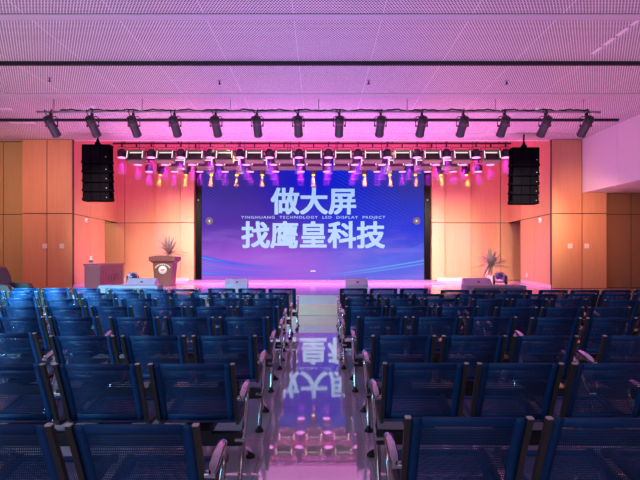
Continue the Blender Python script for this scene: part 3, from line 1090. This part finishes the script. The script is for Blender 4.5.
plant((168.5 - 320) * 16.0 / 480, 16.0, 1.0, 0.60, 90, 'spiky leaved potted plant standing behind the lectern', 3, 0.1)
plant((491 - 320) * 16.0 / 480, 16.0, 0.62, 0.56, 85, 'spiky leaved potted plant behind the moving light near bulkhead side of stage', 5, 0.5)


# wedge monitors
def wedge(x, y, w, label, rz=0.0):
    t = empty('stage_monitor', (x, y, SZ), rz)
    tag(t, label, 'speaker', 'grey stage monitors')
    h = 0.37
    MB().prism([(0, 0), (0, 0.22), (0.16, h), (0.24, h), (0.46, 0.05), (0.46, 0)], -w / 2, w / 2, 'x').build('cabinet', M['grey_box'], t)
    MB().prism([(0.245, h + 0.001), (0.255, h + 0.006), (0.462, 0.06), (0.455, 0.05)], -w / 2 + 0.03, w / 2 - 0.03, 'x').build('grille', M['sub_grille'], t)
    mb = MB()
    mb.box(-0.03, 0.03, -0.004, 0.010, -0.018, 0.018, Matrix.Translation((0.02, 0.07, 0.292)) @ Matrix.Rotation(math.radians(-47), 4, 'X'))
    mb.build('handle', M['black_plastic'], t)
    return t


wedge(-4.40, 11.72, 0.70, 'grey wedge monitor on stage before the lectern, behind long cabinet')
wedge(-2.05, 11.66, 0.55, 'grey wedge monitor at stage edge on lectern side of the aisle')
wedge(0.90, 11.66, 0.54, 'grey wedge monitor at stage edge on bulkhead side of the aisle')
wedge(3.88, 11.72, 0.66, 'grey wedge monitor on stage before plant, behind the long cabinet')


# long cabinets on the hall floor in front of the stage
def cabinet(x, label):
    t = empty('subwoofer_cabinet', (x, 10.72, 0))
    tag(t, label, 'speaker', 'long low cabinets before the stage')
    hw, h = 0.66, 0.73
    MB().box(-hw, hw, 0.03, 0.42, 0.0, h, ch=0.008).box(-hw, -hw + 0.15, 0.0, 0.035, 0.0, h).box(hw - 0.06, hw, 0.0, 0.035, 0.0, h).box(-hw + 0.15, hw - 0.06, 0.0, 0.035, h - 0.055, h).box(-hw + 0.15, hw - 0.06, 0.0, 0.035, 0.0, 0.06).build('carcass', M['sub_paint'], t)
    MB().box(-hw + 0.152, hw - 0.062, 0.012, 0.03, 0.062, h - 0.057).build('grille', M['sub_grille'], t)


cabinet(-4.29, 'long low grey cabinet on floor before the stage on lectern side')
cabinet(3.95, 'long low grey cabinet on floor before the stage on bulkhead side')


# moving lights standing on the stage
def floor_mover(x, y, label, s, rz):
    t = empty('moving_head_light', (x, y, SZ), rz)
    tag(t, label, 'stage light', 'moving lights standing on the stage')
    MB().box(-0.22 * s, 0.22 * s, -0.17, 0.17, 0.0, 0.17, ch=0.03).build('base', M['lamp_grey'], t)
    for sg in (-1, 1):
        MB().box(sg * 0.15 * s - 0.03, sg * 0.15 * s + 0.03, -0.06, 0.06, 0.17, 0.42, ch=0.02).build('yoke_arm', M['lamp_grey'], t)
    HT = Matrix.Translation((0, 0, 0.36)) @ Matrix.Rotation(math.radians(75), 4, 'X')
    hd = MB().box(-0.115, 0.115, -0.12, 0.12, -0.10, 0.14, HT, ch=0.03).build('head', M['grey_box'], t)
    MB().lathe([(0.09, 0.14), (0.085, 0.16), (0.0, 0.165)], 16, HT).build('lens', M['lens_glass'], t)


floor_mover(-4.86, 12.45, 'moving head light standing on the stage beside wedge before lectern', 0.8, 0.5)
floor_mover(4.69, 12.5, 'moving head light standing on the stage before spiky plant', 1.0, -0.5)

# grey armchair at the hall side
t = empty('armchair', (-7.05, 10.6, 0), 0.0)
tag(t, 'dark grey leather high-backed armchair beyond the benches by the wall', 'armchair')
MB().box(-0.05, 0.55, -0.32, 0.32, 0.18, 0.46, ch=0.05).build('seat', M['leather'], t)
bk = MB()
bk.prism([(-0.30, 0.25), (-0.02, 0.25), (0.06, 0.62), (0.0, 0.95), (-0.10, 1.13), (-0.24, 1.16), (-0.34, 1.08), (-0.34, 0.6)], -0.34, 0.34, 'y')
bk.build('backrest', M['leather'], t)
for s in (-1, 1):
    MB().prism([(-0.12, 0.2), (0.46, 0.2), (0.48, 0.66), (0.42, 0.765), (0.1, 0.80), (-0.12, 0.77)], s * 0.36 - 0.07, s * 0.36 + 0.07, 'y').build('armrest', M['leather'], t)
for sx in (-0.2, 0.45):
    for s in (-1, 1):
        MB().tube([(sx, s * 0.28, 0.0), (sx, s * 0.28, 0.2)], 0.025, 8).build('leg', M['black_metal'], t)

# ------------------------------------------------------------------ the benches
BACK = [(0.0, 0.793), (0.014, 0.758), (0.040, 0.70), (0.075, 0.62), (0.110, 0.535), (0.138, 0.460), (0.158, 0.405)]
SEAT = [(0.168, 0.386), (0.20, 0.372), (0.30, 0.372), (0.42, 0.388), (0.52, 0.410), (0.585, 0.420), (0.615, 0.408), (0.625, 0.386)]
PITCH = 0.57


def strip(mb, prof, x0, x1, t=0.004, cols=1):
    n = len(prof)
    vs, fs = [], []
    for side in (1, -1):
        for i in range(n):
            a = Vector(prof[max(i - 1, 0)])
            b = Vector(prof[min(i + 1, n - 1)])
            d = (b - a).normalized()
            nn = Vector((-d.y, d.x)) * (t / 2 * side)
            q = Vector(prof[i]) + nn
            vs += [(x0, q.x, q.y), (x1, q.x, q.y)]
    for i in range(n - 1):
        a = 2 * i
        fs.append((a, a + 1, a + 3, a + 2))
        b = 2 * n + 2 * i
        fs.append((b, b + 2, b + 3, b + 1))
        fs.append((a, a + 2, b + 2, b))
        fs.append((a + 1, b + 1, b + 3, a + 3))
    fs.append((0, 2 * n, 2 * n + 1, 1))
    fs.append((2 * n - 2, 2 * n - 1, 4 * n - 1, 4 * n - 2))
    return mb.add(vs, fs, True)


def sub(prof, f0, f1):
    """part of a profile between two length fractions"""
    P = [Vector(p) for p in prof]
    L = [0.0]
    for i in range(1, len(P)):
        L.append(L[-1] + (P[i] - P[i - 1]).length)

    def at(s):
        for i in range(1, len(P)):
            if s <= L[i] + 1e-9:
                k = (s - L[i - 1]) / (L[i] - L[i - 1])
                return P[i - 1].lerp(P[i], k)
        return P[-1]
    a, b = f0 * L[-1], f1 * L[-1]
    out = [at(a)] + [P[i] for i in range(len(P)) if a + 1e-6 < L[i] < b - 1e-6] + [at(b)]
    return [tuple(p) for p in out]


def make_bench():
    root = empty('linked_bench', (0, 0, 0))
    HW = 1.5 * PITCH + 0.0
    MB().box(-HW, HW, 0.13, 0.19, 0.245, 0.325, ch=0.006).build('beam', M['beam_black'], root)
    ob, ib = 0.236, 0.188
    for k in (-1, 0, 1):
        cx = k * PITCH
        mb = MB()
        strip(mb, BACK, cx - ob, cx - ib)
        strip(mb, BACK, cx + ib, cx + ob)
        strip(mb, sub(BACK, 0.0, 0.10), cx - ib, cx + ib, 0.010)
        strip(mb, sub(BACK, 0.90, 1.0), cx - ib, cx + ib)
        br = mb.build('backrest', M['blue'], root)
        strip(MB(), sub(BACK, 0.10, 0.90), cx - ib, cx + ib, 0.0012).build('perforated_panel', M['blue_perf'], br)
        full = BACK + SEAT
        for s in (-1, 1):
            MB().sweep(BACK, 0.024, 0.024, cx + s * (ob + 0.010)).build('side_frame', M['side_metal'], br)
            MB().box(cx + s * (ob + 0.010) - 0.013, cx + s * (ob + 0.010) + 0.013, -0.013, 0.013, 0.789, 0.798, ch=0.003).build('end_cap', M['cap_grey'], br)
        mb = MB()
        strip(mb, SEAT, cx - ob, cx - ib)
        strip(mb, SEAT, cx + ib, cx + ob)
        strip(mb, sub(SEAT, 0.0, 0.12), cx - ib, cx + ib)
        strip(mb, sub(SEAT, 0.80, 1.0), cx - ib, cx + ib, 0.008)
        st = mb.build('seat', M['blue'], root)
        strip(MB(), sub(SEAT, 0.12, 0.80), cx - ib, cx + ib, 0.0012).build('perforated_panel', M['blue_perf'], st)
        for s in (-1, 1):
            MB().sweep(SEAT, 0.018, 0.030, cx + s * (ob + 0.008)).build('side_frame', M['side_metal'], st)
        MB().box(cx - 0.09, cx + 0.09, 0.12, 0.40, 0.325, 0.345).box(cx - 0.09, cx - 0.07, 0.17, 0.40, 0.34, 0.368).box(cx + 0.07, cx + 0.09, 0.17, 0.40, 0.34, 0.368).build('bracket', M['beam_black'], st)
    for s in (-1, 1):
        x = s * (PITCH + 0.246 + 0.040)
        mb = MB()
        mb.tube([(x, 0.10, 0.55), (x, 0.20, 0.575), (x, 0.29, 0.585), (x, 0.335, 0.57), (x, 0.345, 0.53), (x, 0.32, 0.47), (x, 0.26, 0.40), (x, 0.20, 0.34), (x, 0.16, 0.29)], 0.015, 8)
        ar = mb.build('armrest', M['chrome'], root)
        MB().tube([(x, 0.085, 0.555), (x, 0.12, 0.572), (x, 0.20, 0.592), (x, 0.29, 0.602), (x, 0.325, 0.592), (x, 0.345, 0.57)], [0.012, 0.022, 0.024, 0.024, 0.021, 0.012], 10).build('arm_pad', M['chrome'], ar)
        MB().tube([(x - s * 0.028, 0.10, 0.555), (x + s * 0.012, 0.10, 0.555)], 0.017, 10).build('arm_joint', M['chrome'], ar)
        lx_ = s * (PITCH + 0.246 + 0.030)
        mb = MB()
        mb.tube([(lx_, 0.16, 0.31), (lx_, 0.15, 0.22), (lx_, 0.11, 0.12), (lx_, 0.065, 0.03)], [0.024, 0.021, 0.018, 0.016], 8)
        mb.tube([(lx_, 0.16, 0.26), (lx_, 0.24, 0.20), (lx_, 0.40, 0.12), (lx_, 0.52, 0.055), (lx_, 0.55, 0.03)], [0.022, 0.021, 0.019, 0.017, 0.015], 8)
        mb.tube([(lx_ - s * 0.04, 0.16, 0.285), (lx_ + s * 0.02, 0.16, 0.285)], 0.032, 10)
        lg = mb.build('leg', M['chrome'], root)
        for fy in (0.06, 0.55):
            MB().lathe([(0.034, 0.0), (0.034, 0.012), (0.018, 0.03), (0.012, 0.05)], 12, Matrix.Translation((lx_, fy, 0))).build('foot', M['beam_black'], lg)
    return root


bench = make_bench()
# (centre x, y of the backrest tops, turn in degrees)
LEFT = [[(-1.298, 1.862, 0.0)],
        [(-1.341, 2.88, 0.2)],
        [(-1.341, 3.86, 0.4), (-3.188, 3.99, 0.0)],
        [(-1.360, 4.98, 0.0), (-3.138, 5.0, 0.3)],
        [(-1.349, 5.95, 0.3), (-3.170, 5.98, -0.2)],
        [(-1.379, 7.05, 0.0), (-3.216, 7.0, 0.3), (-4.990, 7.08, 0.0)],
        [(-1.352, 8.05, -0.3), (-3.208, 8.0, 0.0), (-5.148, 8.32, 0.4)],
        [(-1.284, 9.05, 0.0), (-3.074, 8.85, 0.4), (-5.015, 9.12, 0.0)]]
RIGHT = [[(1.173, 1.935, -0.9)],
         [(1.209, 2.895, -0.7)],
         [(1.244, 3.86, -0.5), (3.107, 3.86, 0.0)],
         [(1.216, 4.99, -0.3), (2.992, 4.92, 0.0)],
         [(1.145, 5.98, -0.6), (2.976, 5.88, 0.0)],
         [(1.201, 7.0, -0.2), (3.026, 6.93, 0.0), (4.864, 6.80, -0.5)],
         [(1.187, 7.82, 0.0), (3.033, 7.80, -0.2), (4.815, 7.82, 0.0)],
         [(1.200, 9.05, -0.3), (3.013, 8.68, 0.0), (4.785, 8.66, -0.3), (6.56, 8.75, 0.0)]]
ROWS = ['nearest row to the camera', 'second row from camera', 'third row from camera', 'fourth row from camera',
        'fourth row back from stage', 'third row back from stage', 'second row back from stage', 'front row before stage']
POS = ['beside the aisle', 'second from the aisle', 'third from the aisle', 'fourth from the aisle']
used = False
for side, rows_ in (('lectern side', LEFT), ('bulkhead side', RIGHT)):
    for r, row in enumerate(rows_):
        for k, (x, y, a) in enumerate(row):
            o = copy_tree(bench) if used else bench
            used = True
            o.location = (x, y, 0)
            o.rotation_euler = (0, 0, math.radians(a))
            tag(o, 'blue mesh three-seat bench, %s, %s, %s' % (side, ROWS[r], POS[k]), 'bench', 'blue linked benches in rows')
